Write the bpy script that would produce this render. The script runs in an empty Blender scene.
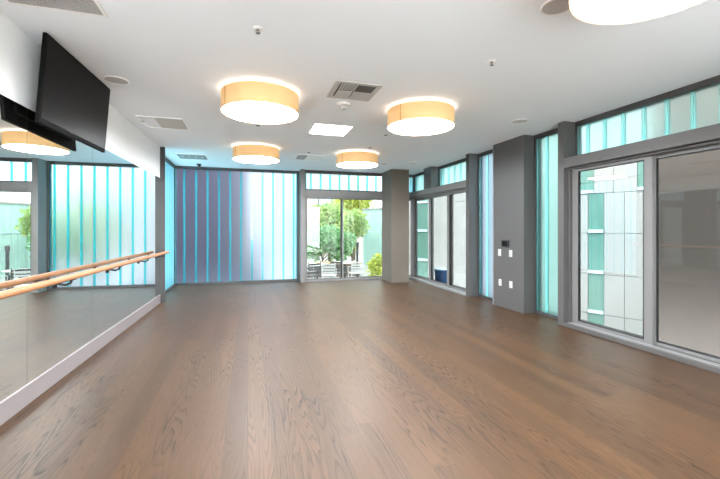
import bpy, bmesh, math, random
from mathutils import Vector, Matrix
PI = math.pi
S = bpy.context.scene
C = S.collection
R = random.Random(7)

# ------------------------------------------------------------------ materials
def srgb(r, g, b):
    def f(v):
        v /= 255.0
        return v / 12.92 if v <= .04045 else ((v + .055) / 1.055) ** 2.4
    return (f(r), f(g), f(b), 1.0)

def new_mat(name):
    m = bpy.data.materials.new(name)
    m.use_nodes = True
    nt = m.node_tree
    for n in list(nt.nodes):
        nt.nodes.remove(n)
    out = nt.nodes.new('ShaderNodeOutputMaterial')
    return m, nt, out

def N(nt, t, **kw):
    n = nt.nodes.new(t)
    for k, v in kw.items():
        setattr(n, k, v)
    return n

def MATH(nt, op, a, b=None, clamp=False):
    n = N(nt, 'ShaderNodeMath', operation=op)
    n.use_clamp = clamp
    for i, v in enumerate((a, b)):
        if v is None:
            continue
        if isinstance(v, (int, float)):
            n.inputs[i].default_value = v
        else:
            nt.links.new(v, n.inputs[i])
    return n.outputs[0]

def plain(name, col, rough=.6, metal=0.0, var=.06, scale=6.0, stretch=(1, 1, 1), spec=.5, bump=0.0):
    """principled paint / metal / plastic with a slight procedural mottling"""
    m, nt, out = new_mat(name)
    p = N(nt, 'ShaderNodeBsdfPrincipled')
    p.inputs['Roughness'].default_value = rough
    p.inputs['Metallic'].default_value = metal
    p.inputs['Specular IOR Level'].default_value = spec
    tc = N(nt, 'ShaderNodeTexCoord')
    mp = N(nt, 'ShaderNodeMapping')
    mp.inputs['Scale'].default_value = stretch
    nz = N(nt, 'ShaderNodeTexNoise')
    nz.inputs['Scale'].default_value = scale
    nz.inputs['Detail'].default_value = 4
    nt.links.new(tc.outputs['Object'], mp.inputs[0])
    nt.links.new(mp.outputs[0], nz.inputs['Vector'])
    mx = N(nt, 'ShaderNodeMix', data_type='RGBA')
    mx.inputs[6].default_value = tuple(c * (1 - var) for c in col[:3]) + (1,)
    mx.inputs[7].default_value = tuple(min(1, c * (1 + var)) for c in col[:3]) + (1,)
    nt.links.new(nz.outputs['Fac'], mx.inputs[0])
    nt.links.new(mx.outputs[2], p.inputs['Base Color'])
    if bump:
        b = N(nt, 'ShaderNodeBump')
        b.inputs['Strength'].default_value = bump
        nt.links.new(nz.outputs['Fac'], b.inputs['Height'])
        nt.links.new(b.outputs[0], p.inputs['Normal'])
    nt.links.new(p.outputs[0], out.inputs[0])
    return m

def emit_mat(name, col, strength, base=None):
    m, nt, out = new_mat(name)
    p = N(nt, 'ShaderNodeBsdfPrincipled')
    p.inputs['Base Color'].default_value = base or col
    p.inputs['Roughness'].default_value = .8
    p.inputs['Emission Color'].default_value = col
    p.inputs['Emission Strength'].default_value = strength
    nt.links.new(p.outputs[0], out.inputs[0])
    return m

def clear_glass(name, tint, ior=1.5):
    m, nt, out = new_mat(name)
    tr = N(nt, 'ShaderNodeBsdfTransparent')
    tr.inputs[0].default_value = tint
    gl = N(nt, 'ShaderNodeBsdfGlossy')
    gl.inputs['Roughness'].default_value = 0.0
    fr = N(nt, 'ShaderNodeFresnel')
    fr.inputs[0].default_value = ior
    ge = N(nt, 'ShaderNodeNewGeometry')
    mx = N(nt, 'ShaderNodeMixShader')
    nt.links.new(MATH(nt, 'MULTIPLY', fr.outputs[0], MATH(nt, 'SUBTRACT', 1.0, ge.outputs['Backfacing'])), mx.inputs[0])
    nt.links.new(tr.outputs[0], mx.inputs[1])
    nt.links.new(gl.outputs[0], mx.inputs[2])
    nt.links.new(mx.outputs[0], out.inputs[0])
    return m

def frosted(name, tint, rough, trans_fac, trans_col, clear_fac=0.0, ior=1.45):
    """cast channel glass: rough refraction plus a little milky translucency"""
    m, nt, out = new_mat(name)
    g = N(nt, 'ShaderNodeBsdfPrincipled')
    g.inputs['Base Color'].default_value = tint
    g.inputs['Transmission Weight'].default_value = 1.0
    g.inputs['Roughness'].default_value = rough
    g.inputs['IOR'].default_value = ior
    t = N(nt, 'ShaderNodeBsdfTranslucent')
    t.inputs[0].default_value = trans_col
    mx = N(nt, 'ShaderNodeMixShader')
    mx.inputs[0].default_value = trans_fac
    nt.links.new(g.outputs[0], mx.inputs[1])
    nt.links.new(t.outputs[0], mx.inputs[2])
    last = mx.outputs[0]
    if clear_fac:
        tr = N(nt, 'ShaderNodeBsdfTransparent')
        tr.inputs[0].default_value = tint
        m2 = N(nt, 'ShaderNodeMixShader')
        m2.inputs[0].default_value = clear_fac
        nt.links.new(last, m2.inputs[1])
        nt.links.new(tr.outputs[0], m2.inputs[2])
        last = m2.outputs[0]
    nt.links.new(last, out.inputs[0])
    return m

def oak_floor():
    m, nt, out = new_mat('oak_planks')
    L = nt.links.new
    tc = N(nt, 'ShaderNodeTexCoord')
    sp = N(nt, 'ShaderNodeSeparateXYZ')
    L(tc.outputs['Object'], sp.inputs[0])
    X, Y = sp.outputs[0], sp.outputs[1]
    W, LEN = .15, 2.6
    u = MATH(nt, 'DIVIDE', X, W)
    row = MATH(nt, 'FLOOR', u)
    fu = MATH(nt, 'FRACT', u)
    wn = N(nt, 'ShaderNodeTexWhiteNoise', noise_dimensions='1D')
    L(row, wn.inputs['W'])
    v = MATH(nt, 'ADD', MATH(nt, 'DIVIDE', Y, LEN), MATH(nt, 'MULTIPLY', wn.outputs['Value'], 7.3))
    colm = MATH(nt, 'FLOOR', v)
    fv = MATH(nt, 'FRACT', v)
    cb = N(nt, 'ShaderNodeCombineXYZ')
    L(row, cb.inputs[0]); L(colm, cb.inputs[1])
    wid = N(nt, 'ShaderNodeTexWhiteNoise', noise_dimensions='2D')
    L(cb.outputs[0], wid.inputs['Vector'])
    rnd = wid.outputs['Value']
    sc = N(nt, 'ShaderNodeSeparateColor')
    L(wid.outputs['Color'], sc.inputs[0])
    r2, r3 = sc.outputs[1], sc.outputs[2]
    # cathedral figure: contour lines of a stretched noise field
    gx = MATH(nt, 'ADD', MATH(nt, 'MULTIPLY', X, 8.0), MATH(nt, 'MULTIPLY', rnd, 57.0))
    gy = MATH(nt, 'ADD', MATH(nt, 'MULTIPLY', Y, .55), MATH(nt, 'MULTIPLY', r2, 43.0))
    cg = N(nt, 'ShaderNodeCombineXYZ')
    L(gx, cg.inputs[0]); L(gy, cg.inputs[1]); L(MATH(nt, 'MULTIPLY', r3, 19.0), cg.inputs[2])
    n1 = N(nt, 'ShaderNodeTexNoise')
    n1.inputs['Scale'].default_value = 1.0
    n1.inputs['Detail'].default_value = 1.6
    n1.inputs['Roughness'].default_value = .35
    L(cg.outputs[0], n1.inputs['Vector'])
    # wobble of the ring lines
    cg2 = N(nt, 'ShaderNodeCombineXYZ')
    L(MATH(nt, 'MULTIPLY', X, 60.0), cg2.inputs[0]); L(MATH(nt, 'MULTIPLY', Y, 9.0), cg2.inputs[1]); L(rnd, cg2.inputs[2])
    n2 = N(nt, 'ShaderNodeTexNoise')
    n2.inputs['Scale'].default_value = 1.0
    n2.inputs['Detail'].default_value = 2
    L(cg2.outputs[0], n2.inputs['Vector'])
    fld = MATH(nt, 'ADD', MATH(nt, 'MULTIPLY', n1.outputs['Fac'], 22.0), MATH(nt, 'MULTIPLY', n2.outputs['Fac'], .45))
    ring = MATH(nt, 'FRACT', fld)
    rp = N(nt, 'ShaderNodeValToRGB')
    e = rp.color_ramp.elements
    e[0].position = 0.0; e[0].color = (0, 0, 0, 1)
    e[1].position = 1.0; e[1].color = (0, 0, 0, 1)
    for p_, c_ in ((.55, .05), (.78, .65), (.87, 1.0), (.92, .08)):
        q = e.new(p_); q.color = (c_, c_, c_, 1)
    L(ring, rp.inputs[0])
    # fine pores
    cg3 = N(nt, 'ShaderNodeCombineXYZ')
    L(MATH(nt, 'MULTIPLY', X, 170.0), cg3.inputs[0]); L(MATH(nt, 'MULTIPLY', Y, 5.0), cg3.inputs[1]); L(rnd, cg3.inputs[2])
    n3 = N(nt, 'ShaderNodeTexNoise')
    n3.inputs['Scale'].default_value = 1.0
    n3.inputs['Detail'].default_value = 3
    L(cg3.outputs[0], n3.inputs['Vector'])
    # where in the room the figure shows strongly (worn patches)
    n4 = N(nt, 'ShaderNodeTexNoise')
    n4.inputs['Scale'].default_value = .9
    n4.inputs['Detail'].default_value = 2
    L(tc.outputs['Object'], n4.inputs['Vector'])
    amt = MATH(nt, 'MULTIPLY', MATH(nt, 'ADD', MATH(nt, 'MULTIPLY', r3, .75), .25), MATH(nt, 'ADD', MATH(nt, 'MULTIPLY', MATH(nt, 'SUBTRACT', n4.outputs['Fac'], .36), 3.6, True), .22))
    line = MATH(nt, 'MULTIPLY', rp.outputs[0], amt)
    base = N(nt, 'ShaderNodeMix', data_type='RGBA')
    base.inputs[6].default_value = FLOOR_A
    base.inputs[7].default_value = FLOOR_B
    L(rnd, base.inputs[0])
    pore = N(nt, 'ShaderNodeMix', data_type='RGBA', blend_type='MULTIPLY')
    pore.inputs[0].default_value = 1.0
    pr = N(nt, 'ShaderNodeMapRange')
    pr.inputs[1].default_value = .3; pr.inputs[2].default_value = .7
    pr.inputs[3].default_value = .86; pr.inputs[4].default_value = 1.1
    L(n3.outputs['Fac'], pr.inputs[0])
    L(base.outputs[2], pore.inputs[6]); L(pr.outputs[0], pore.inputs[7])
    st = N(nt, 'ShaderNodeMix', data_type='RGBA', blend_type='MULTIPLY')
    st.inputs[0].default_value = 1.0
    L(pore.outputs[2], st.inputs[6])
    L(MATH(nt, 'ADD', 1.0, MATH(nt, 'MULTIPLY', amt, MATH(nt, 'MULTIPLY', MATH(nt, 'SUBTRACT', .5, ring), .55))), st.inputs[7])
    pore = st
    lm = N(nt, 'ShaderNodeMix', data_type='RGBA')
    L(MATH(nt, 'MULTIPLY', line, .95, True), lm.inputs[0])
    L(pore.outputs[2], lm.inputs[6])
    lm.inputs[7].default_value = FLOOR_C
    # joints between planks
    eu = MATH(nt, 'MINIMUM', fu, MATH(nt, 'SUBTRACT', 1.0, fu))
    ev = MATH(nt, 'MINIMUM', fv, MATH(nt, 'SUBTRACT', 1.0, fv))
    ju = MATH(nt, 'LESS_THAN', eu, .006)
    jv = MATH(nt, 'LESS_THAN', ev, .0008)
    j = MATH(nt, 'MULTIPLY', MATH(nt, 'MAXIMUM', ju, jv), .4)
    jm = N(nt, 'ShaderNodeMix', data_type='RGBA')
    L(j, jm.inputs[0]); L(lm.outputs[2], jm.inputs[6])
    jm.inputs[7].default_value = tuple(c * .4 for c in FLOOR_C[:3]) + (1,)
    p = N(nt, 'ShaderNodeBsdfPrincipled')
    L(jm.outputs[2], p.inputs['Base Color'])
    L(MATH(nt, 'ADD', MATH(nt, 'MULTIPLY', line, .12), FLOOR_ROUGH), p.inputs['Roughness'])
    p.inputs['Specular IOR Level'].default_value = .26
    p.inputs['Coat Weight'].default_value = .35
    p.inputs['Coat Roughness'].default_value = .33
    p.inputs['Coat IOR'].default_value = 1.2
    bp = N(nt, 'ShaderNodeBump')
    bp.inputs['Strength'].default_value = .06
    bp.inputs['Distance'].default_value = .004
    L(MATH(nt, 'SUBTRACT', 1.0, line), bp.inputs['Height'])
    L(bp.outputs[0], p.inputs['Normal'])
    L(p.outputs[0], out.inputs[0])
    return m

def leaf_mat(name, a, b):
    m, nt, out = new_mat(name)
    gi = N(nt, 'ShaderNodeNewGeometry')
    mx = N(nt, 'ShaderNodeMix', data_type='RGBA')
    mx.inputs[6].default_value = a; mx.inputs[7].default_value = b
    nt.links.new(gi.outputs['Random Per Island'], mx.inputs[0])
    d = N(nt, 'ShaderNodeBsdfDiffuse'); t = N(nt, 'ShaderNodeBsdfTranslucent')
    nt.links.new(mx.outputs[2], d.inputs[0]); nt.links.new(mx.outputs[2], t.inputs[0])
    ms = N(nt, 'ShaderNodeMixShader'); ms.inputs[0].default_value = .4
    nt.links.new(d.outputs[0], ms.inputs[1]); nt.links.new(t.outputs[0], ms.inputs[2])
    nt.links.new(ms.outputs[0], out.inputs[0])
    return m

# tunables
FLOOR_A = srgb(76, 52, 31)
FLOOR_B = srgb(63, 43, 26)
FLOOR_C = srgb(26, 15, 9)
FLOOR_ROUGH = .50
SKY = 3.7
SUN = .95
LAMP = 21.0

M = {}
M['floor'] = oak_floor()
M['ceiling'] = plain('white_ceiling_paint', srgb(236, 240, 244), .9, var=.01, scale=2)
M['wall'] = plain('white_wall_paint', srgb(240, 240, 240), .8, var=.01)
M['metal'] = plain('grey_painted_metal', srgb(80, 77, 76), .45, var=.04, scale=3)
M['skirting'] = plain('off_white_skirting', srgb(126, 117, 117), .5, var=.02)
M['metal_lightened'] = plain('grey_metal_lightened', srgb(112, 109, 107), .45, var=.04)  # same grey metal with a lighter colour, offsetting the dimmer light at the back
M['metal_dark'] = plain('dark_grey_metal', srgb(62, 60, 61), .45, var=.05)
M['metal_mid'] = plain('mid_grey_metal', srgb(80, 77, 76), .45, var=.04)
M['white_plate'] = plain('switch_plastic', srgb(170, 168, 166), .5)
M['joint'] = plain('facade_joint', srgb(112, 112, 112), .7)
M['plate'] = plain('wall_plate_plastic', srgb(184, 182, 180), .5)
M['sash'] = plain('sash_metal', srgb(112, 110, 109), .45, var=.03)
M['gasket'] = plain('black_gasket', srgb(26, 26, 28), .6)
M['alu'] = plain('pale_aluminium', srgb(150, 150, 150), .4, .3)
M['concrete'] = plain('bare_concrete', srgb(98, 89, 80), .85, var=.16, scale=3.5, stretch=(1, 1, .5), bump=.1)
M['black'] = plain('black_plastic', srgb(20, 20, 21), .4)
M['white_plastic'] = plain('white_plastic', srgb(238, 236, 234), .45, var=.02)
M['grey_plastic'] = plain('light_grey_grille', srgb(186, 183, 180), .6, var=.03)
M['mid_grille'] = plain('mid_grey_grille', srgb(120, 118, 116), .6, var=.05)
M['dark_void'] = plain('dark_duct', srgb(14, 14, 14), .9)
M['mirror'] = None
m, nt, out = new_mat('mirror_silver')
g = N(nt, 'ShaderNodeBsdfGlossy')
g.inputs[0].default_value = (.90, .935, .92, 1)
g.inputs['Roughness'].default_value = 0.0
nt.links.new(g.outputs[0], out.inputs[0]); M['mirror'] = m
M['wood'] = plain('pale_beech', srgb(176, 118, 78), .4, var=.14, scale=9, stretch=(6, .6, 6))
M['screen'] = plain('black_glass_screen', srgb(25, 23, 23), .32, var=.02, spec=.04)
M['tv_black'] = plain('matt_black_casing', srgb(14, 14, 14), .7, spec=.1)
M['bezel'] = plain('black_gloss_bezel', srgb(14, 14, 15), .25)
M['clear'] = clear_glass('clear_glass', (.60, .625, .62, 1), 1.8)
M['clear_wide'] = clear_glass('clear_glass_wide', (.97, .98, .975, 1))
M['web'] = frosted('channel_glass_web', (.31, .365, .44, 1), .56, .006, (.62, .90, .98, 1), ior=1.2)
M['flange'] = frosted('channel_glass_flange', (.10, .56, .62, 1), .42, .36, (.026, .36, .43, 1), ior=1.2)
M['web_teal'] = frosted('channel_glass_web_teal', (.34, .56, .62, 1), .42, .09, (.14, .55, .62, 1), ior=1.2)
M['web_narrow'] = frosted('channel_glass_web_narrow', (.27, .41, .39, 1), .42, .05, (.40, .72, .70, 1), ior=1.2)
M['web_r'] = frosted('channel_glass_web_green', (.40, .53, .525, 1), .42, .08, (.50, .80, .79, 1), ior=1.2)
M['flange_r'] = frosted('channel_glass_flange_green', (.50, .86, .85, 1), .42, .35, (.35, .85, .85, 1), ior=1.2)
M['shade'] = emit_mat('amber_fabric_shade', srgb(250, 192, 116), .055, srgb(236, 194, 142))
M['diffuser'] = emit_mat('opal_diffuser', (.93, .97, 1.0, 1), LAMP, (.9, .86, .8, 1))
M['tray'] = emit_mat('bulb_tray', (1.0, .98, .95, 1), 1.3)
M['panel_light'] = emit_mat('opal_light_panel', (1, 1, .98, 1), 11.0, (.95, .95, .95, 1))

# ------------------------------------------------------------------ mesh helpers
class MB:
    """collects shapes; build() links them as ONE mesh object"""
    def __init__(self):
        self.v = []; self.f = []; self.mi = []; self.sm = []
    def poly(self, vs, fs, mi=0, smooth=False):
        o = len(self.v)
        self.v += [tuple(p) for p in vs]
        for f in fs:
            self.f.append([i + o for i in f]); self.mi.append(mi); self.sm.append(smooth)
        return self
    def box(self, x0, x1, y0, y1, z0, z1, mi=0):
        x0, x1 = sorted((x0, x1)); y0, y1 = sorted((y0, y1)); z0, z1 = sorted((z0, z1))
        vs = [(x0, y0, z0), (x1, y0, z0), (x1, y1, z0), (x0, y1, z0), (x0, y0, z1), (x1, y0, z1), (x1, y1, z1), (x0, y1, z1)]
        return self.poly(vs, [(0, 3, 2, 1), (4, 5, 6, 7), (0, 1, 5, 4), (1, 2, 6, 5), (2, 3, 7, 6), (3, 0, 4, 7)], mi)
    def obox(self, c, ax, ay, az, mi=0):
        """oriented box, half-axis vectors"""
        c, ax, ay, az = Vector(c), Vector(ax), Vector(ay), Vector(az)
        vs = [c + sx * ax + sy * ay + sz * az for sz in (-1, 1) for sx, sy in ((-1, -1), (1, -1), (1, 1), (-1, 1))]
        return self.poly(vs, [(0, 3, 2, 1), (4, 5, 6, 7), (0, 1, 5, 4), (1, 2, 6, 5), (2, 3, 7, 6), (3, 0, 4, 7)], mi)
    def tube(self, pts, r, n=12, mi=0):
        pts = [Vector(p) for p in pts]
        rs = r if isinstance(r, (list, tuple)) else [r] * len(pts)
        rings = []
        for i, p in enumerate(pts):
            d = (pts[min(i + 1, len(pts) - 1)] - pts[max(i - 1, 0)]).normalized()
            a = d.orthogonal().normalized() if abs(d.z) > .99 else d.cross(Vector((0, 0, 1))).normalized()
            b = d.cross(a)
            rings.append([p + rs[i] * (math.cos(2 * PI * k / n) * a + math.sin(2 * PI * k / n) * b) for k in range(n)])
        vs = [q for rg in rings for q in rg]
        fs = []
        for i in range(len(pts) - 1):
            for k in range(n):
                fs.append((i * n + k, i * n + (k + 1) % n, (i + 1) * n + (k + 1) % n, (i + 1) * n + k))
        self.poly(vs, fs, mi, True)
        self.poly(rings[0], [tuple(range(n))[::-1]], mi)
        self.poly(rings[-1], [tuple(range(n))], mi)
        return self
    def lathe(self, prof, c=(0, 0, 0), n=48, mi=0, smooth=True):
        """profile of (r, z) turned about z"""
        vs = []; fs = []
        for r, z in prof:
            for k in range(n):
                vs.append((c[0] + r * math.cos(2 * PI * k / n), c[1] + r * math.sin(2 * PI * k / n), c[2] + z))
        for i in range(len(prof) - 1):
            for k in range(n):
                fs.append((i * n + k, i * n + (k + 1) % n, (i + 1) * n + (k + 1) % n, (i + 1) * n + k))
        self.poly(vs, fs, mi, smooth)
        return self
    def build(self, name, mats, parent=None, bevel=0.0, recalc=False):
        me = bpy.data.meshes.new(name)
        me.from_pydata(self.v, [], self.f)
        for mm in (mats if isinstance(mats, (list, tuple)) else [mats]):
            me.materials.append(mm)
        for p, mi, s in zip(me.polygons, self.mi, self.sm):
            p.material_index = mi; p.use_smooth = s
        if recalc:
            bm = bmesh.new(); bm.from_mesh(me)
            bmesh.ops.remove_doubles(bm, verts=bm.verts, dist=1e-5)
            bmesh.ops.recalc_face_normals(bm, faces=bm.faces)
            bm.to_mesh(me); bm.free()
        o = bpy.data.objects.new(name, me)
        C.objects.link(o)
        if parent is not None:
            o.parent = parent
        if bevel:
            b = o.modifiers.new('edge', 'BEVEL')
            b.width = bevel; b.segments = 2; b.limit_method = 'ANGLE'
        return o

def tag(o, label=None, cat=None, group=None, kind=None):
    if label: o['label'] = label
    if cat: o['category'] = cat
    if group: o['group'] = group
    if kind: o['kind'] = kind
    return o

def empty(name, loc, rz=0.0):
    o = bpy.data.objects.new(name, None)
    o.empty_display_size = .1
    o.location = loc; o.rotation_euler = (0, 0, rz)
    C.objects.link(o)
    return o

def copy_tree(o, parent=None):
    c = o.copy(); C.objects.link(c)
    if parent is not None:
        c.parent = parent
    for ch in list(o.children):
        copy_tree(ch, c)
    return c

def struct(o, label=None, cat=None):
    return tag(o, label, cat, kind='structure')

def box(name, mat, x0, x1, y0, y1, z0, z1, parent=None, bevel=0.0):
    return MB().box(x0, x1, y0, y1, z0, z1).build(name, mat, parent, bevel)

# ------------------------------------------------------------------ the room
H = 3.0
XM, XR, XG = -1.62, 4.42, 4.66          # mirror face, right posts' face, right glass line
YB, YF = 10.02, -1.6                    # back glass line, wall behind the camera
struct(box('floor', M['floor'], -2.1, 4.74, YF - .2, 10.42, -.12, 0), 'wide brown oak plank floor with dark grain', 'floor')
struct(box('ceiling', M['ceiling'], -2.2, 4.95, YF - .2, 10.5, H, H + .35), 'flat white painted ceiling', 'ceiling')

# left wall: white above the mirrors, mirrors fixed on its recessed lower part
wl = MB()
wl.box(-2.2, XM - .008, YF, 8.0, 0, H)
wl.box(XM - .008, XM - .006, YF, 2.43, 0, H); wl.box(XM - .008, XM - .006, 2.43, 8.0, 2.40, H); wl.box(XM - .008, XM - .006, 2.43, 8.0, 0, .16)
wl.box(XM - .008, XM - .006, 2.43, 8.0, .16, 2.40, 1)
wl.box(XM - .006, XM, YF, 8.0, 2.40, H)
wl.box(XM - .006, XM, YF, 2.43, .16, 2.40)
struct(wl.build('wall_left', [M['wall'], M['metal_dark']]), 'white painted wall above the mirrors', 'wall')
struct(box('baseboard_left', M['skirting'], XM - .006, XM + .012, YF, 8.0, 0, .16, bevel=.003), 'white skirting board under the mirrors', 'baseboard')
wf = MB()
wf.box(-2.3, -1.3, YF - .2, YF, 0, H); wf.box(4.1, 4.95, YF - .2, YF, 0, H); wf.box(-1.3, 4.1, YF - .2, YF, 2.75, H)
struct(wf.build('wall_front', M['wall']), 'white wall around the added window behind the viewer', 'wall')
fill_frame = MB()  # unseen window added behind the camera to let in more daylight
for a in (-1.3, .47, 2.27, 4.04):
    fill_frame.box(a, a + .06, YF - .15, YF - .05, .06, 2.70)
fill_frame.box(-1.3, 4.1, YF - .15, YF - .05, 0, .06); fill_frame.box(-1.3, 4.1, YF - .15, YF - .05, 2.70, 2.75)
fill_win = struct(fill_frame.build('fill_window', M['metal']), 'wide three part window added behind the viewer to bring in daylight', 'window')
for a in (-1.24, .53, 2.33):
    box('glass_pane', M['clear_wide'], a, a + 1.71, YF - .105, YF - .095, .06, 2.70, fill_win)
struct(box('trim_1', M['metal_dark'], XM - .2, XM + .085, 8.0, 8.035, 0, H, bevel=.002), 'grey metal fin closing the end of the mirror wall', 'trim')

mir_y = [2.43, 3.68, 4.935, 6.19, 7.40, 8.0]
mir_lab = ['frameless wall mirror below the television, nearest to the viewer',
           'frameless wall mirror below the far end of the television, second from the left',
           'frameless wall mirror in the middle of the mirrored wall, third from the left',
           'frameless wall mirror second from the grey end fin',
           'narrow frameless wall mirror next to the grey end fin']
for i in range(5):
    o = box('wall_mirror', M['mirror'], XM - .006, XM, mir_y[i] + .002, mir_y[i + 1] - .002, .16, 2.40)
    tag(o, mir_lab[i], 'mirror', 'wall mirrors behind the barre')

# ---- channel glass
PITCH = .265
def channel(axis, a0, a1, z0, z1, plane, out, parent, mats):
    """one U-shaped cast-glass plank: web at the room side, flanges pointing outdoors"""
    b = MB(); t = .007; d = .026 * out
    def bx(p0, p1, q0, q1, mi):
        if axis == 'x': b.box(p0, p1, q0, q1, z0, z1, mi)
        else: b.box(q0, q1, p0, p1, z0, z1, mi)
    bx(a0 + .0225, a1 - .0225, plane, plane + t * out, 0)
    bx(a0, a0 + .022, plane - .001 * out, plane + d, 1)
    bx(a1 - .022, a1, plane - .001 * out, plane + d, 1)
    return b.build('glass_channel', mats, parent)

def channel_window(name, axis, a0, a1, z0, z1, plane, out, start, mats, label, fz0=None, fz1=None, ft=.03, jam=.03, pitch=PITCH):
    f = MB(); fz0 = z0 if fz0 is None else fz0; fz1 = z1 if fz1 is None else fz1
    lo, hi = plane - .03 * out, plane + .08 * out
    def bx(p0, p1, za, zb):
        if axis == 'x': f.box(p0, p1, lo, hi, za, zb)
        else: f.box(lo, hi, p0, p1, za, zb)
    bx(a0, a1, fz0, z0); bx(a0, a1, z1, fz1)
    bx(a0, a0 + jam, z0, z1); bx(a1 - jam, a1, z0, z1)
    root = struct(f.build(name, M['metal_dark'], None, .002), label, 'window')
    edges = [a0 + jam]
    p = start
    while p < a1 - jam - .02:
        if p > a0 + jam + .02: edges.append(p)
        p += pitch
    edges.append(a1 - jam)
    for e0, e1 in zip(edges[:-1], edges[1:]):
        channel(axis, e0 + .0015, e1 - .0015, z0, z1, plane, out, root, mats)
    return root

GL = [M['web'], M['flange']]; GT = [M['web_teal'], M['flange']]; GN = [M['web_narrow'], M['flange_r']]; GR = [M['web_r'], M['flange_r']]
channel_window('window_1', 'x', -1.79, 1.33, .06, 2.93, 10.30, 1, -1.534 - 3 * .2724, GL,
               'full height wall of upright frosted channel glass planks with teal edges', 0, H, jam=.05, pitch=.2724)
channel_window('window_2', 'y', 8.035, 10.265, .06, 2.93, -1.76, -1, 8.1, GT,
               'narrow teal channel glass return beside the mirror wall end', 0, H)
# ---- back sliding door bay
struct(box('trim_2', M['metal_lightened'], 1.33, 1.45, 9.93, 10.38, 0, H, bevel=.003), 'grey metal post between the channel glass and the garden door', 'trim')
struct(box('trim_3', M['metal_lightened'], 1.45, 4.66, 9.97, 10.15, 2.31, 2.46, bevel=.003), 'grey metal beam above the garden door', 'trim')
channel_window('window_3', 'x', 1.45, 4.64, 2.49, 2.92, YB + .02, 1, 1.62, GL,
               'band of short frosted channel glass planks above the garden door', 2.46, H)

def sash(parent, axis, a0, a1, z0, z1, plane, st=.06, rail=.05, handle=None, th=.04):
    """a sliding leaf: frame mesh with a glass pane (and pull) under it"""
    f = MB()
    def bx(b, p0, p1, q0, q1, za, zb, mi=0):
        if axis == 'x': b.box(p0, p1, q0, q1, za, zb, mi)
        else: b.box(q0, q1, p0, p1, za, zb, mi)
    q0, q1 = plane - th / 2, plane + th / 2
    bx(f, a0, a0 + st, q0, q1, z0, z1); bx(f, a1 - st, a1, q0, q1, z0, z1)
    bx(f, a0 + st, a1 - st, q0, q1, z0, z0 + rail); bx(f, a0 + st, a1 - st, q0, q1, z1 - rail, z1)
    s = f.build('sash', M['sash'], parent, .003)
    g = MB(); bx(g, a0 + st - .004, a1 - st + .004, plane - .004, plane + .004, z0 + rail - .004, z1 - rail + .004)
    g.build('glass_pane', M['clear'], s)
    k = MB(); w = .012; e = .012
    for p0, p1, za, zb in ((a0 + st, a0 + st + w, z0 + rail, z1 - rail), (a1 - st - w, a1 - st, z0 + rail, z1 - rail),
                           (a0 + st + w, a1 - st - w, z0 + rail, z0 + rail + w), (a0 + st + w, a1 - st - w, z1 - rail - w, z1 - rail)):
        bx(k, p0, p1, plane - e, plane + e, za, zb)
    k.build('gasket', M['gasket'], s)
    if handle is not None:
        hb = MB()
        sg = -1
        bx(hb, handle - .012, handle + .012, q0 - .045, q0 - .03, .95, 1.2)
        for z in (.97, 1.17):
            bx(hb, handle - .01, handle + .01, q0 - .03, q0, z - .012, z + .012)
        hb.build('handle', M['alu'], s)
    return s

d1 = MB()
d1.box(1.45, 4.64, 9.99, 10.13, 0, .035); d1.box(1.45, 4.64, 9.99, 10.13, 2.285, 2.31)
d1.box(1.45, 1.47, 9.99, 10.13, .035, 2.285); d1.box(4.615, 4.64, 9.99, 10.13, .035, 2.285)
door1 = struct(d1.build('door_1', M['metal_lightened'], None, .002), 'glazed sliding garden door in the back wall', 'door')
sash(door1, 'x', 1.47, 2.51, .035, 2.285, 10.035, .035, .035)
sash(door1, 'x', 2.45, 3.76, .035, 2.285, 10.085, .045, .035)
sash(door1, 'x', 3.70, 4.615, .035, 2.285, 10.035, .045, .035)

# concrete pillar with formwork seams and tie holes
col = MB()
x0, x1, y0, y1 = 3.62, 4.12, 9.22, 9.965
zs = [0, .725, .737, 2.155, 2.167, H]
for i in range(5):
    e = .012 if i in (1, 3) else 0
    col.box(x0 + e, x1 - e, y0 + e, y1 - e, zs[i], zs[i + 1])
struct(col.build('trim_4', M['concrete']), 'square bare concrete pillar beside the garden door', 'pillar')

# ---- right wall
def post(name, y0, y1, label, x0=XR, x1=4.74, mat='metal'):
    return struct(box(name, M[mat], x0, x1, y0, y1, 0, H, bevel=.004), label, 'post')
post('trim_5', 4.40, 4.51, 'grey metal post at the left end of the near sliding door')
post('trim_6', 6.85, 6.97, 'grey metal post at the near end of the far sliding door')
wr = MB().box(XR, 4.80, 5.23, 6.03, 0, H)
struct(wr.build('wall_right', M['metal'], None, .004), 'grey metal clad pier carrying the switches', 'wall')
struct(box('trim_7', M['alu'], XR - .006, XR + .012, 6.03, 6.05, 0, H), 'pale metal corner bead on the far edge of the grey pier', 'trim')
struct(box('trim_8', M['metal_mid'], XR + .002, 4.72, 8.56, 8.96, 2.462, H, bevel=.003), 'short grey post in the high window above the far sliding door', 'trim')
struct(box('trim_9', M['metal_lightened'], XR, 4.70, 6.97, 9.97, 2.31, 2.46, bevel=.004), 'grey beam over the far sliding door', 'trim')
struct(box('trim_10', M['metal'], XR, 4.72, 1.06, 4.40, 2.31, 2.455, bevel=.004), 'grey beam over the near sliding door', 'trim')
post('trim_11', .90, 1.06, 'grey metal post at the near end of the near sliding door')
wr2 = MB().box(XR, 4.80, YF, .90, 0, H)
struct(wr2.build('wall_right', M['wall']), 'plain white wall nearest the viewer', 'wall')

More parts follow.
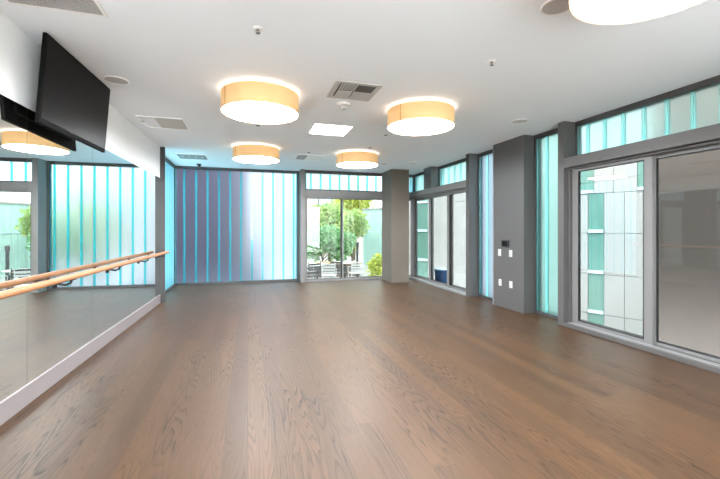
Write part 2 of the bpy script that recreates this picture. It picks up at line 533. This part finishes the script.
channel_window('window_4', 'y', 1.06, 4.40, 2.485, 2.93, XG, 1, 4.28 - 13 * .27, GR,
               'high band of frosted channel glass planks above the near sliding door', 2.455, H, jam=.015)
channel_window('window_5', 'y', 6.97, 8.56, 2.485, 2.93, XG, 1, 7.05, GR,
               'high band of frosted channel glass above the far sliding door, near part', 2.46, H)
channel_window('window_6', 'y', 8.96, 10.0, 2.485, 2.93, XG, 1, 9.05, GR,
               'high band of frosted channel glass above the far sliding door, part by the pillar', 2.46, H)
channel_window('window_7', 'y', 4.51, 5.23, .05, 2.93, XG, 1, 4.72, GN,
               'tall narrow green channel glass window right of the grey pier', 0, H)
channel_window('window_8', 'y', 6.05, 6.85, .05, 2.93, XG, 1, 6.3, [M['web'], M['flange_r']],
               'tall narrow pale blue channel glass window left of the grey pier', 0, H)

d2 = MB()
d2.box(4.44, 4.68, 6.97, 9.97, 0, .04); d2.box(4.50, 4.68, 6.97, 9.97, 2.285, 2.31)
d2.box(4.50, 4.68, 6.97, 7.0, .04, 2.285); d2.box(4.50, 4.68, 9.94, 9.97, .04, 2.285)
door2 = struct(d2.build('door_2', M['metal_lightened'], None, .002), 'three leaf glazed sliding door in the right wall', 'door')
sash(door2, 'y', 7.0, 7.97, .04, 2.285, 4.56, .10, .05)
sash(door2, 'y', 7.80, 8.98, .04, 2.285, 4.60, .10, .05)
sash(door2, 'y', 8.85, 9.94, .04, 2.285, 4.64, .10, .05)
box('threshold', M['alu'], 4.43, 4.50, 6.98, 9.96, 0, .05, door2, .002)
d3 = MB()
d3.box(XR, 4.70, 1.06, 4.40, 0, .055); d3.box(4.50, 4.70, 1.06, 4.40, 2.285, 2.31)
d3.box(4.50, 4.70, 4.375, 4.40, .055, 2.285); d3.box(4.50, 4.70, 1.06, 1.085, .055, 2.285)
door3 = struct(d3.build('door_3', M['metal'], None, .003), 'wide glazed sliding door nearest the viewer in the right wall', 'door')
sash(door3, 'y', 3.24, 4.375, .055, 2.285, 4.57, .095, .035)
sash(door3, 'y', 2.16, 3.33, .055, 2.285, 4.62, .095, .035)
sash(door3, 'y', 1.085, 2.25, .055, 2.285, 4.57, .095, .035)
for k, xx in enumerate((4.47, 4.52)):
    box('track', M['alu'], xx, xx + .008, 1.09, 4.37, .055, .063, door3)

# ------------------------------------------------------------------ ceiling lamps
def drum_lamp():
    r = empty('drum_ceiling_lamp', (0, 0, 0))
    rad, zb, zt = .435, -.245, -.032
    s = MB()
    s.lathe([(rad, zb), (rad, zt), (rad - .006, zt), (rad - .006, zb), (rad, zb)], n=72)
    sh = s.build('shade', M['shade'], r)
    a = math.radians(-150)
    q = MB().obox((rad * math.cos(a), rad * math.sin(a), (zb + zt) / 2), (.003 * math.cos(a), .003 * math.sin(a), 0),
                  (-.004 * math.sin(a), .004 * math.cos(a), 0), (0, 0, (zt - zb) / 2))
    q.build('seam', plain('amber_seam', srgb(196, 142, 76), .8) if 'seam' not in M else M['seam'], sh)
    d = MB().lathe([(0, zb + .014), (rad - .04, zb + .012), (rad - .007, zb + .010)], n=72)
    d.lathe([(rad - .007, zb + .010), (rad - .007, zb + .022), (0, zb + .022)], n=72, mi=1)
    d.build('diffuser', [M['diffuser'], M['white_plastic']], r)
    b = MB().lathe([(0, -.115), (.30, -.115), (.30, -.10), (0, -.10)], n=48)
    b.build('bulb_tray', M['tray'], r)
    c = MB().lathe([(.06, -.001), (.06, -.03), (0, -.03)], n=24)
    c.tube([(0, 0, -.03), (0, 0, -.10)], .012)
    c.build('ceiling_mount', M['white_plastic'], r)
    return r
lamps = [(.14, 4.50, 'large round amber drum ceiling lamp, nearest on the left'),
         (2.18, 4.51, 'round amber drum ceiling lamp right of the air diffuser'),
         (.155, 7.55, 'small looking amber drum ceiling lamp in front of the channel glass wall'),
         (2.20, 7.57, 'amber drum ceiling lamp in front of the garden door and pillar'),
         (2.13, 1.47, 'amber drum ceiling lamp cut off by the top right edge of the picture'),
         (.14, 1.45, 'amber drum ceiling lamp overhead at the viewer, out of the picture')]
proto = drum_lamp()
for i, (x, y, lab) in enumerate(lamps):
    o = proto if i == 0 else copy_tree(proto)
    o.location = (x, y, H)
    tag(o, lab, 'ceiling lamp', 'drum lamps on the ceiling')

# ------------------------------------------------------------------ ceiling fittings
def square_frame(name, cx, cy, s, label, cat, w=.03, mat=None, group=None, rz=0):
    r = empty(name, (cx, cy, H), rz)
    h = s / 2
    f = MB()
    f.box(-h, h, -h, -h + w, -.012, 0); f.box(-h, h, h - w, h, -.012, 0)
    f.box(-h, -h + w, -h + w, h - w, -.012, 0); f.box(h - w, h, -h + w, h - w, -.012, 0)
    f.build('frame', mat or M['white_plastic'], r, .002)
    return tag(r, label, cat, group)

v = square_frame('air_diffuser', 1.16, 4.13, .52, 'square ceiling air diffuser with dark louvres above the smoke detector', 'air vent', .055, M['grey_plastic'])
h = .205
MB().box(-h, h, -h, h, -.004, -.0005).build('backing', M['dark_void'], v)
sl = MB()
for k in range(7):
    sl.obox((-h + .026 + k * .028, -.105, -.010), (.0065, 0, .001), (0, .09, 0), (0, 0, .001))
sl.build('louvre_slats', M['white_plastic'], v)
MB().box(.01, h - .01, -h + .015, -.015, -.010, -.005).build('dark_grille', plain('dark_grille', srgb(92, 88, 84), .7), v)
MB().box(-h + .02, -.015, .01, h - .005, -.012, -.005).build('blank_panel', M['grey_plastic'], v)
pg = MB()
for a in range(9):
    pg.box(.0 + a * .0245, .012 + a * .0245, .005, h, -.011, -.006)
for a in range(9):
    pg.box(0, h, .005 + a * .0235, .015 + a * .0235, -.010, -.005)
pg.build('perforated_panel', M['grey_plastic'], v)

sd = empty('smoke_detector', (1.155, 4.60, H))
MB().lathe([(.085, 0), (.085, -.012), (.06, -.018), (0, -.018)], n=32).build('base_plate', M['white_plastic'], sd)
MB().lathe([(.04, -.018), (.045, -.03), (.043, -.055), (.03, -.068), (0, -.07)], n=24).build('sensor_head', M['grey_plastic'], sd)
tag(sd, 'small grey detector hanging just beyond the square air diffuser', 'detector')

lp = square_frame('recessed_light', 1.25, 5.85, .6, 'bright white square panel flush in the ceiling between the lamps', 'light panel', .012)
MB().box(-.288, .288, -.288, .288, -.008, -.001).build('opal_panel', M['panel_light'], lp)

hp = square_frame('ceiling_grille', -1.20, 6.18, .6, 'grey square ceiling grille above the mirror wall', 'air vent', .012)
MB().box(-.288, -.08, -.288, .288, -.006, -.001).build('blank_panel', M['ceiling'], hp)
MB().box(-.08, .288, -.288, .288, -.004, -.001).build('backing', M['grey_plastic'], hp)
sl = MB()
for k in range(12):
    sl.obox((-.06 + k * .029, 0, -.0085), (.011, 0, .003), (0, .285, 0), (-.0005, 0, .001))
sl.build('grille_slats', plain('warm_grey_slat', srgb(214, 210, 204), .5), hp)

fp = square_frame('ceiling_grille', 1.30, 8.25, .6, 'half grey half white square ceiling grille near the garden door post', 'air vent', .02)
MB().box(-.28, -.08, -.28, .28, -.007, -.001).build('grey_grille', plain('lilac_grey_grille', srgb(168, 165, 170), .6), fp)
MB().box(-.075, .12, -.28, .28, -.009, -.001).build('white_panel', M['white_plastic'], fp)
MB().box(.125, .28, -.28, .28, -.009, -.001).build('white_panel', M['white_plastic'], fp)

gp = square_frame('ceiling_grille', -1.16, 8.89, .6, 'grey square grille with four bright spots near the back left ceiling corner', 'air vent', .015)
MB().box(-.285, .285, -.285, .285, -.006, -.001).build('grey_plate', plain('grille_plate', srgb(150, 150, 148), .6), gp)
for k in range(4):
    MB().lathe([(0, -.010), (.022, -.010), (.022, -.006)], (-.2 + k * .133, -.02, 0), 16).build('white_spot', M['white_plastic'], gp)

eg = square_frame('egg_crate_grille', -1.30, 2.90, .61, 'egg crate ceiling air grille in the top left corner above the television', 'air vent', .022)
MB().box(-.283, .283, -.283, .283, -.003, -.0005).build('backing', M['dark_void'], eg)
cr = MB()
n = 26
for k in range(n):
    p = -.283 + .566 * (k + .5) / n
    cr.box(p - .0028, p + .0028, -.283, .283, -.011, -.003)
    cr.box(-.283, .283, p - .0028, p + .0028, -.011, -.003)
cr.build('grid', M['grey_plastic'], eg)

def speaker(x, y, lab, r=.115):
    e = empty('ceiling_speaker', (x, y, H))
    MB().lathe([(r, 0), (r, -.007), (r - .012, -.010), (r - .012, -.004)], n=40).build('rim', M['white_plastic'], e)
    MB().lathe([(r - .012, -.005), (.05, -.008), (0, -.009)], n=40).build('mesh_grille', M['grey_plastic'], e)
    tag(e, lab, 'ceiling speaker', 'round ceiling speakers')
speaker(-1.34, 4.55, 'round flat ceiling speaker beside the far top corner of the television', .12)
speaker(2.10, 2.14, 'round flat ceiling speaker beside the cut off lamp at top right')
speaker(3.81, 4.59, 'round flat ceiling speaker in front of the near right grey post')
speaker(3.81, 8.30, 'round flat ceiling speaker near the far right high window')
speaker(3.16, 8.54, 'round flat ceiling speaker just in front of the concrete pillar', .10)

def sprinkler(x, y, lab):
    e = empty('sprinkler_head', (x, y, H))
    MB().lathe([(0, .004), (.04, .004), (.038, -.006), (.018, -.008), (0, -.008)], n=24).build('escutcheon', M['white_plastic'], e)
    b = MB().lathe([(.011, -.008), (.011, -.018), (.006, -.020)], n=16)
    b.tube([(-.011, 0, -.017), (-.013, 0, -.027), (0, 0, -.036)], .0026, 8)
    b.tube([(.011, 0, -.017), (.013, 0, -.027), (0, 0, -.036)], .0026, 8)
    b.lathe([(0, -.036), (.017, -.036), (.017, -.039), (0, -.039)], n=20)
    b.build('spray_head', M['mid_grille'], e)
    tag(e, lab, 'sprinkler', 'ceiling sprinklers')
sprinkler(.075, 3.06, 'small sprinkler head on the ceiling in front of the nearest left lamp')
sprinkler(2.20, 3.03, 'small sprinkler head on the ceiling between the right lamp and the cut off lamp')

def cap(x, y, lab):
    o = MB().lathe([(0, .004), (.03, .004), (.03, -.006), (.024, -.009), (0, -.009)], (0, 0, 0), 20).build('concealed_sprinkler', M['mid_grille'])
    o.location = (x, y, H)
    tag(o, lab, 'sprinkler', 'concealed ceiling sprinklers')
cap(.145, 5.93, 'tiny grey round sprinkler cover just beyond the nearest left lamp')
cap(2.22, 5.92, 'tiny grey round sprinkler cover just beyond the right lamp')
cap(-1.48, 6.17, 'tiny dark round sprinkler cover left of the grey square grille')
cap(1.21, 7.72, 'tiny grey round sprinkler cover in front of the half grey grille')
cap(2.27, 6.91, 'tiny grey round sprinkler cover in front of the lamp before the garden door')

cam_ = empty('dome_camera', (-1.14, 9.85, H))
MB().lathe([(0, .004), (.055, .004), (.055, -.02), (.045, -.024), (0, -.024)], n=24).build('base', M['black'], cam_)
MB().lathe([(.04, -.024), (.037, -.045), (.024, -.06), (0, -.066)], n=24).build('dome', M['bezel'], cam_)
tag(cam_, 'small black dome camera at the ceiling above the channel glass wall', 'camera')

# ------------------------------------------------------------------ switches on the grey pier
def plate(y, z, lab, kind):
    e = empty('light_switch' if kind == 's' else 'power_outlet', (XR, y, z))
    MB().box(-.007, 0, -.04, .04, -.06, .06).build('cover_plate', M['plate'], e, .003)
    if kind == 's':
        MB().box(-.011, -.007, -.017, .017, -.034, .034).build('rocker', M['white_plate'], e, .001)
    else:
        for s_ in (-.02, .02):
            MB().box(-.009, -.007, -.016, .016, s_ - .014, s_ + .014).build('socket', M['white_plate'], e, .001)
    tag(e, lab, 'switch' if kind == 's' else 'outlet', 'white wall plates on the grey pier')
plate(5.853, .99, 'white wall switch plate left below the black panel', 's')
plate(5.55, .99, 'white wall switch plate right below the black panel', 's')
plate(5.836, .445, 'low white outlet plate on the left of the grey pier', 'o')
plate(5.545, .445, 'low white outlet plate on the right of the grey pier', 'o')
tp = empty('wall_controller', (XR, 5.687, 1.16))
MB().box(-.022, .004, -.095, .095, -.062, .062).build('housing', M['black'], tp, .006)
MB().box(-.0235, -.022, -.07, .07, -.042, .042).build('display', M['screen'], tp)
tag(tp, 'black square control panel above the white switches', 'control panel')

# ------------------------------------------------------------------ barre
ba = empty('ballet_barre', (-1.48, 0, .975))
XB = 0.0
rail = MB().tube([(0, .6, 0), (0, 8.02, 0), (0, 8.06, 0)], [.027, .027, .020], 20)
rail.build('rail', M['wood'], ba)
for yb in (1.55, 2.83, 4.10, 5.37, 6.65, 7.75):
    k = MB()
    k.tube([(0, yb, -.024), (-.012, yb, -.055), (-.05, yb, -.072), (-.10, yb, -.062), (-.138, yb, -.055)], .011, 10)
    k.obox((0, yb, -.026), (.016, 0, 0), (0, .05, 0), (0, 0, .004))
    br = k.build('bracket', M['black'], ba)
    MB().box(-.14, -.132, yb - .04, yb + .04, -.10, -.01).build('wall_plate', M['gasket'], br, .002)
tag(ba, 'long round beech ballet barre on black brackets along the mirrors', 'barre')

# ------------------------------------------------------------------ television
TL = Vector((-1.535, 3.582, 2.988)); TR = Vector((-1.480, 4.845, 2.990)); BL = Vector((-1.591, 3.582, 2.273))
ux = (TR - TL).normalized(); up = (TL - BL); uz = (up - up.dot(ux) * ux).normalized(); nrm = ux.cross(uz) * -1.0
if nrm.x < 0: nrm = -nrm                                     # faces into the room
tw, thh = (TR - TL).length, .718
ctr = TL + ux * tw / 2 - uz * thh / 2
tv = empty('television', ctr)
def ob(b, c, a, e_, d_, mi=0):                               # local box: c along width/up/normal
    cc = ux * c[0] + uz * c[1] + nrm * c[2]
    b.obox(cc, ux * a, uz * e_, nrm * d_, mi); return b
ob(MB(), (0, 0, -.017), tw / 2, thh / 2, .015).build('housing', M['tv_black'], tv, .003)
ob(MB(), (0, .012, -.0005), tw / 2 - .014, thh / 2 - .026, .002).build('screen', M['screen'], tv)
ob(MB(), (0, -thh / 2 + .008, .001), tw / 2 - .02, .005, .002).build('speaker_strip', M['tv_black'], tv)
ob(MB(), (0, -.02, -.050), tw / 2 - .10, thh / 2 - .10, .014).build('back_cover', M['tv_black'], tv, .008)
mt = ob(MB(), (0, .06, -.070), .22, .16, .006).build('mount_bracket', M['black'], tv, .002)
arm = MB()
wx = XM - .0835 - ctr.x
for dy in (-.18, .18):
    MB().obox((wx / 2 - .03, dy, .06), (abs(wx) / 2 - .035, 0, 0), (0, .012, 0), (0, 0, .03)).build('tilt_arm', M['black'], mt)
MB().box(wx - .008, wx + .012, -.26, .26, -.06, .18).build('wall_plate', M['black'], mt, .003)
tag(tv, 'black flat television tilted down on a wall bracket above the mirrors', 'television')

# the mirrored wall runs slightly out of square with the rest of the room
SKEW = Matrix.Translation((XM, 8.0, 0)) @ Matrix.Rotation(math.radians(-1.25), 4, 'Z') @ Matrix.Translation((-XM, -8.0, 0))
for o in list(C.objects):
    if o.parent is None and o.name.split('.')[0] in ('wall_left', 'baseboard_left', 'wall_mirror', 'ballet_barre'):
        o.matrix_world = SKEW @ Matrix.Translation(o.location)

# ------------------------------------------------------------------ outdoors
M['paving'] = plain('pale_paving', srgb(176, 174, 168), .9, var=.12, scale=1.5)
M['bounce_ground'] = plain('bounce_concrete', srgb(222, 220, 214), .9, var=.05, scale=1.5)  # unseen ground outside the rear window, kept pale to bounce light onto the ceiling
M['slab'] = plain('grey_paving', srgb(88, 85, 82), .9, var=.12, scale=1.5)
M['asphalt'] = plain('dark_gravel', srgb(66, 66, 72), .9, var=.2, scale=4)
M['beige'] = plain('beige_render', srgb(196, 184, 172), .9, var=.06, scale=.6)
M['charcoal'] = plain('charcoal_cladding', srgb(56, 42, 56), .8, var=.12, scale=.7, stretch=(1.6, 1, .15))
M['panel_white'] = plain('white_facade_panel', srgb(150, 148, 145), .45, var=.05, scale=1.2)
M['panel_teal'] = plain('teal_facade_glass', srgb(86, 124, 112), .3, var=.3, scale=2.0, stretch=(9, 9, .25))
M['bar_pale'] = plain('pale_blue_ledge', srgb(190, 214, 222), .5)
M['screen_glass'] = plain('pale_green_channel_glass', srgb(168, 200, 192), .35, var=.14, scale=2, stretch=(5, 5, .3))
M['dark_concrete'] = plain('grey_brown_concrete', srgb(116, 103, 96), .85, var=.12, scale=.8)
M['tan'] = plain('tan_timber', srgb(196, 160, 120), .7, var=.15, scale=5)
M['bark'] = plain('bark', srgb(98, 84, 70), .95, var=.3, scale=8)
M['chair_white'] = plain('white_metal', srgb(214, 216, 214), .5)
M['chair_dark'] = plain('dark_metal', srgb(58, 62, 64), .5)
M['blue'] = plain('blue_plastic', srgb(60, 120, 190), .5)
M['leaf_a'] = leaf_mat('leaf_bright', srgb(208, 216, 150), srgb(150, 186, 118))
M['leaf_b'] = leaf_mat('leaf_yellow', srgb(216, 216, 120), srgb(180, 196, 96))
M['leaf_c'] = leaf_mat('leaf_deep', srgb(160, 198, 148), srgb(118, 170, 122))

ZT = -.50
struct(MB().poly([(x, y, z) for z in (ZT - .2, ZT) for x, y in ((.6, 10.3), (4.5, 10.3), (8.3, 20), (30, 70), (.6, 70))],
    [(4, 3, 2, 1, 0), (5, 6, 7, 8, 9)] + [(i, (i + 1) % 5, 5 + (i + 1) % 5, 5 + i) for i in range(5)]).build('terrace_paving', M['paving']), 'pale paved terrace beyond the garden door', 'ground')
struct(box('gravel_yard', M['asphalt'], -50, .6, 10.3, 70, ZT - .1, ZT), 'dark ground behind the channel glass wall', 'ground')
struct(box('bounce_paving', M['bounce_ground'], -50, 4.76, -40, YF - .2, -.15, -.05), 'unseen pale paving added behind the viewer to bounce daylight in', 'ground')
struct(box('balcony_slab', M['slab'], 4.76, 5.2, -30, 10.3, -.25, -.05), 'narrow grey balcony outside the right hand doors', 'ground')
struct(box('courtyard_paving', M['slab'], 4.76, 60, -30, 70, -3.3, -3.2), 'sunken courtyard ground below the balcony', 'ground')

# charcoal building behind the channel glass
cb = empty('charcoal_building', (-6.4, 17, ZT))
MB().box(-7.5, 6.45, 0, 6, 0, 8).build('wall', M['charcoal'], cb)
rb = MB()
for k in range(17):
    rb.box(-7.3 + k * .82, -7.24 + k * .82, -.05, 0, 0, 8)
rb.build('standing_seams', M['metal_dark'], cb)
tag(cb, 'dark charcoal building blurred behind the left of the channel glass wall', 'building')

# beige building across the garden
bb = empty('beige_building', (5.0, 27, ZT))
MB().box(-4.5, 3.4, 0, 6, 0, 9.4).build('wall', M['beige'], bb)
MB().box(-4.7, 3.6, -.15, 6.1, 9.4, 9.6).build('roof_edge', M['panel_white'], bb)
for k in range(4):
    w_ = MB().box(-3.9 + k * 1.9, -2.9 + k * 1.9, -.04, .02, 2.7, 4.3).build('window', M['metal_dark'], bb)
    MB().box(-3.84 + k * 1.9, -2.96 + k * 1.9, -.06, -.04, 2.76, 4.24).build('pane', M['bar_pale'], w_)
tag(bb, 'beige rendered building behind the garden trees', 'building')

# panel-clad building along the right
FO = Vector((11.17, 9.0, 0)); FD = Vector((-.469, .883, 0)); FN = Vector((-.883, -.469, 0))
pb = empty('panel_clad_building', (FO.x, FO.y, -.05))
def fbox(b, t0, t1, z0, z1, d0, d1):
    c = FD * ((t0 + t1) / 2) + FN * ((d0 + d1) / 2) + Vector((0, 0, (z0 + z1) / 2))
    return b.obox(c, FD * ((t1 - t0) / 2), FN * ((d1 - d0) / 2), Vector((0, 0, (z1 - z0) / 2)))
fbox(MB(), -9, 9.0, -3.1, 7.7, -3, -.06).build('wall', M['joint'], pb)
rows = [-2.6, -1.3, 0.0, 1.33, 2.63, 3.97, 5.31, 6.65, 7.7]
base_edges = [-.64, -.172, .376, .83, 1.06]
def facade_row(i, edges, kinds):
    for e0, e1, k in zip(edges[:-1], edges[1:], kinds):
        z0, z1 = rows[i], rows[i + 1]
        if k == 'w':
            fbox(MB(), e0 + .006, e1 - .006, z0 + .008, z1 - .008, -.05, 0).build('white_panel', M['panel_white'], pb)
        else:
            g_ = fbox(MB(), e0 + .006, e1 - .006, z0 + .008, z1 - .008, -.05, -.02).build('teal_glass', M['panel_teal'], pb)
            fbox(MB(), e0 + .012, e1 - .012, z0 + .02, z0 + .12, -.02, .05).build('ledge', M['bar_pale'], g_)
far_e = [1.06, 2.1, 3.1, 4.1, 5.2, 5.9, 6.1, 6.9, 7.22, 7.9, 9.0]
for i in range(8):
    if i < 4:
        ed = [-3.2, -2.4, -1.6, -1.1] + base_edges + far_e[1:]
        kd = ['w', 't', 'w', 'w', 'w', 'w', 't', 'w', 'w', 't', 'w', 'w', 'w', 'w', 'w', 'w', 't', 'w']
    elif i == 4:
        kd = ['w', 'w', 't', 'w', 'w', 't', 'w', 'w', 't', 'w', 'w', 'w', 'w', 'w', 't', 'w']
        ed = [-3.2, -2.2, -1.2, -.50, .12, .66, 1.06] + far_e[1:]
    else:
        sh = .3 * (i % 2)
        ed = [-3.2 + sh + .9 * k for k in range(14)]
        kd = [R.choice('wwt') for _ in range(13)]
    facade_row(i, ed, kd[:len(ed) - 1])
tag(pb, 'building clad in white panels and teal glass outside the right hand doors', 'building')

# low channel glass screen continuing to the garden corner
sc_ = empty('glass_garden_screen', (FO.x, FO.y, ZT))
for k in range(9):
    t0 = 9.05 + k * .257
    fbox(MB(), t0, t0 + .25, 0, 2.92, -.06, 0).build('glass_plank', M['screen_glass'], sc_)
fbox(MB(), 9.02, 11.38, 2.92, 3.0, -.12, .06).build('cap_rail', M['panel_white'], sc_)
fbox(MB(), 9.02, 11.38, 1.75, 1.80, 0, .03).build('cross_rail', M['bar_pale'], sc_)
tag(sc_, 'pale green channel glass screen at the right of the garden view', 'screen')

# dark concrete wall outside the nearest pane
dw = MB().box(6.2, 6.55, -4, 4.45, -3.2, 4.2)
for z in (1.0, 2.2, 3.3):
    dw.box(6.197, 6.2, -4, 4.45, z, z + .012)
tag(dw.build('concrete_wall', M['dark_concrete']), 'tall grey brown concrete wall outside the nearest right pane', 'wall')

# trees
def foliage(blobs, n, size, seed):
    rr = random.Random(seed); b = MB()
    tot = sum(q[3] ** 2 for q in blobs)
    for (bx_, by_, bz_, br_) in blobs:
        for _ in range(int(n * br_ ** 2 / tot)):
            d_ = Vector((rr.gauss(0, 1), rr.gauss(0, 1), rr.gauss(0, 1))).normalized() * br_ * (rr.random() ** .35)
            c = Vector((bx_, by_, bz_)) + d_
            a = Vector((rr.gauss(0, 1), rr.gauss(0, 1), rr.gauss(0, .6))).normalized()
            s_ = a.orthogonal().normalized(); s_ = Matrix.Rotation(rr.random() * 6.28, 3, a) @ s_
            u_ = a.cross(s_); L_ = size * rr.uniform(.6, 1.3); w_ = L_ * .42
            p0 = c; p1 = c + a * L_ * .5 + s_ * w_ + u_ * w_ * .35; p2 = c + a * L_; p3 = c + a * L_ * .5 - s_ * w_ + u_ * w_ * .35
            b.poly([p0, p1, p2, p3], [(0, 1, 2), (0, 2, 3)])
    return b
def tree(name, loc, blobs, n, size, mat, seed, label, trunk_r=.09, cat='tree'):
    r = empty(name, loc)
    f = foliage(blobs, n, size, seed).build('foliage', M[mat], r)
    t = MB()
    top = max(b[2] for b in blobs)
    t.tube([(0, 0, 0), (.04, .02, top * .3), (-.03, .05, top * .6), (.02, 0, top * .9)], [trunk_r, trunk_r * .8, trunk_r * .55, trunk_r * .2], 10)
    for bx_, by_, bz_, br_ in blobs:
        t.tube([(0, 0, min(bz_ * .45, top * .4)), (bx_ * .5, by_ * .5, bz_ * .75), (bx_, by_, bz_)], [trunk_r * .45, trunk_r * .3, trunk_r * .12], 8)
    t.build('trunk', M['bark'], r)
    return tag(r, label, cat, 'garden trees')
tree('garden_tree', (4.0, 18.9, ZT), [(-.4, 0, 2.4, .8), (.3, .1, 2.55, .75), (-.1, 0, 1.9, .9), (.55, 0, 1.9, .7), (-.85, 0, 1.8, .6), (.05, .1, 2.85, .5)],
     3400, .17, 'leaf_a', 3, 'bright green garden tree seen through the left door leaf')
tree('garden_tree', (3.0, 15.6, ZT), [(-.2, 0, 1.45, .6), (.35, 0, 1.5, .6), (.95, .1, 1.4, .5), (-.4, .2, 1.0, .45), (.7, 0, 1.0, .5)],
     2600, .15, 'leaf_c', 5, 'deep green shrubby tree under the bright one', .05)
tree('garden_tree', (4.75, 17.2, ZT), [(0, 0, 2.2, .6), (.2, 0, 2.45, .45), (-.2, 0, 1.9, .6), (.3, 0, 2.0, .5), (-.25, 0, 1.2, .45)],
     2600, .15, 'leaf_a', 8, 'green tree behind the right door leaf beside the glass screen')
tree('garden_tree', (6.3, 22.5, ZT), [(0, 0, 4.2, 1.1), (.7, 0, 4.7, 1.0), (-.5, .2, 3.6, .8), (.5, 0, 3.4, .8)],
     2600, .2, 'leaf_b', 9, 'tall yellow green tree at the top of the right door leaf', .12)
tree('garden_bush', (4.55, 13.1, ZT), [(0, 0, .35, .28), (.18, 0, .55, .25), (-.12, .05, .6, .22), (.05, 0, .8, .2)],
     700, .11, 'leaf_b', 12, 'small yellow green bush at the foot of the pillar side of the garden door', .02, 'bush')

pl = empty('timber_planter', (3.1, 14.9, ZT))
MB().box(-1.3, 1.3, -.25, .25, 0, .50).build('planter_box', M['dark_concrete'], pl)
MB().box(-1.35, 1.35, -.32, .3, .50, .58).build('timber_ledge', M['tan'], pl, .006)
tag(pl, 'long low planter with a tan timber ledge under the trees', 'planter')

bo = empty('bollard', (3.97, 13.65, ZT))
MB().tube([(0, 0, 0), (0, 0, 1.25)], .045, 16).build('pole', M['chair_dark'], bo)
MB().lathe([(.06, 1.25), (.06, 1.40), (.05, 1.42), (0, 1.42)], n=20).build('lamp_head', M['metal_dark'], bo)
tag(bo, 'dark slim bollard standing on the terrace by the screen', 'bollard')

def terrace_chair(loc, rz, mat, label):
    r = empty('terrace_chair', loc, rz)
    s_ = MB().box(-.22, .22, -.21, .21, .43, .455)
    s_.build('seat', M[mat], r, .006)
    bk = MB()
    for k in range(4):
        bk.box(-.20, .20, .195, .215, .52 + k * .085, .575 + k * .085)
    for sx in (-.21, .21):
        bk.tube([(sx, .21, .44), (sx, .215, .87)], .012, 8)
    bk.build('backrest', M[mat], r)
    for sx in (-.2, .2):
        for sy in (-.19, .2):
            MB().tube([(sx, sy, .43), (sx * 1.08, sy * 1.12, 0)], .012, 8).build('leg', M[mat], r)
    for sx in (-.225, .225):
        MB().tube([(sx, -.19, .43), (sx, -.2, .64), (sx, .2, .66)], .011, 8).build('armrest', M[mat], r)
    return tag(r, label, 'chair', 'terrace chairs beyond the garden door')
def terrace_table(loc, label):
    r = empty('terrace_table', loc)
    MB().lathe([(0, .70), (.40, .70), (.41, .712), (.40, .725), (0, .725)], n=32).build('table_top', M['chair_white'], r)
    MB().tube([(0, 0, .03), (0, 0, .70)], .03, 12).build('pedestal', M['chair_dark'], r)
    MB().lathe([(.24, 0), (.24, .015), (.05, .035), (0, .035)], n=24).build('foot', M['chair_dark'], r)
    return tag(r, label, 'table', 'terrace tables beyond the garden door')
terrace_table((2.25, 12.6, ZT), 'round white terrace table behind the left door leaf')
terrace_table((3.35, 13.1, ZT), 'round white terrace table behind the right door leaf')
terrace_chair((1.95, 11.95, ZT), PI + .3, 'chair_dark', 'dark slatted terrace chair nearest the left edge of the garden door')
terrace_chair((2.48, 11.75, ZT), PI - .3, 'chair_white', 'white slatted terrace chair in front of the left terrace table')
terrace_chair((2.10, 13.3, ZT), .1, 'chair_white', 'white slatted terrace chair behind the left terrace table')
terrace_chair((2.93, 12.35, ZT), 2.6, 'chair_dark', 'dark slatted terrace chair between the two terrace tables')
terrace_chair((3.50, 12.2, ZT), PI, 'chair_white', 'white slatted terrace chair in front of the right terrace table')

bx_ = empty('storage_bin', (4.98, 9.05, -.05))
MB().lathe([(0, 0), (.15, 0), (.18, .36), (.19, .36), (.19, .38), (.0, .38)], n=24).build('tub', M['blue'], bx_)
MB().lathe([(.2, .38), (.2, .40), (.1, .43), (0, .43)], n=24).build('lid', M['bar_pale'], bx_)
tag(bx_, 'blue tub with pale lid outside the middle leaf of the far sliding door', 'bin')

# ------------------------------------------------------------------ light and camera
w = bpy.data.worlds.new('overcast_sky'); S.world = w; w.use_nodes = True
bg = w.node_tree.nodes['Background']
bg.inputs[0].default_value = (.88, .95, 1.0, 1); bg.inputs[1].default_value = SKY
sl_ = bpy.data.lights.new('sun', 'SUN'); sl_.energy = SUN; sl_.angle = math.radians(1.5); sl_.color = (1, .95, .86)
so = bpy.data.objects.new('sun', sl_); C.objects.link(so)
so.rotation_euler = Vector((.85, .06, -.90)).to_track_quat('-Z', 'Y').to_euler()

cd = bpy.data.cameras.new('camera'); cd.sensor_width = 36; cd.lens = 375 / 720 * 36
cd.shift_y = -10.5 / 720; cd.clip_start = .05; cd.clip_end = 300
co = bpy.data.objects.new('camera', cd); C.objects.link(co)
co.location = (0, 0, 1.42); co.rotation_euler = (PI / 2, 0, -math.atan(112 / 375))
S.camera = co

S.view_settings.view_transform = 'Standard'; S.view_settings.look = 'None'
S.view_settings.exposure = 1.93; S.view_settings.gamma = 1.0; S.view_settings.use_curve_mapping = False
S.cycles.use_denoising = True
S.cycles.max_bounces = 14; S.cycles.diffuse_bounces = 6; S.cycles.glossy_bounces = 6
S.cycles.transmission_bounces = 12; S.cycles.transparent_max_bounces = 16
S.cycles.sample_clamp_indirect = 6.0
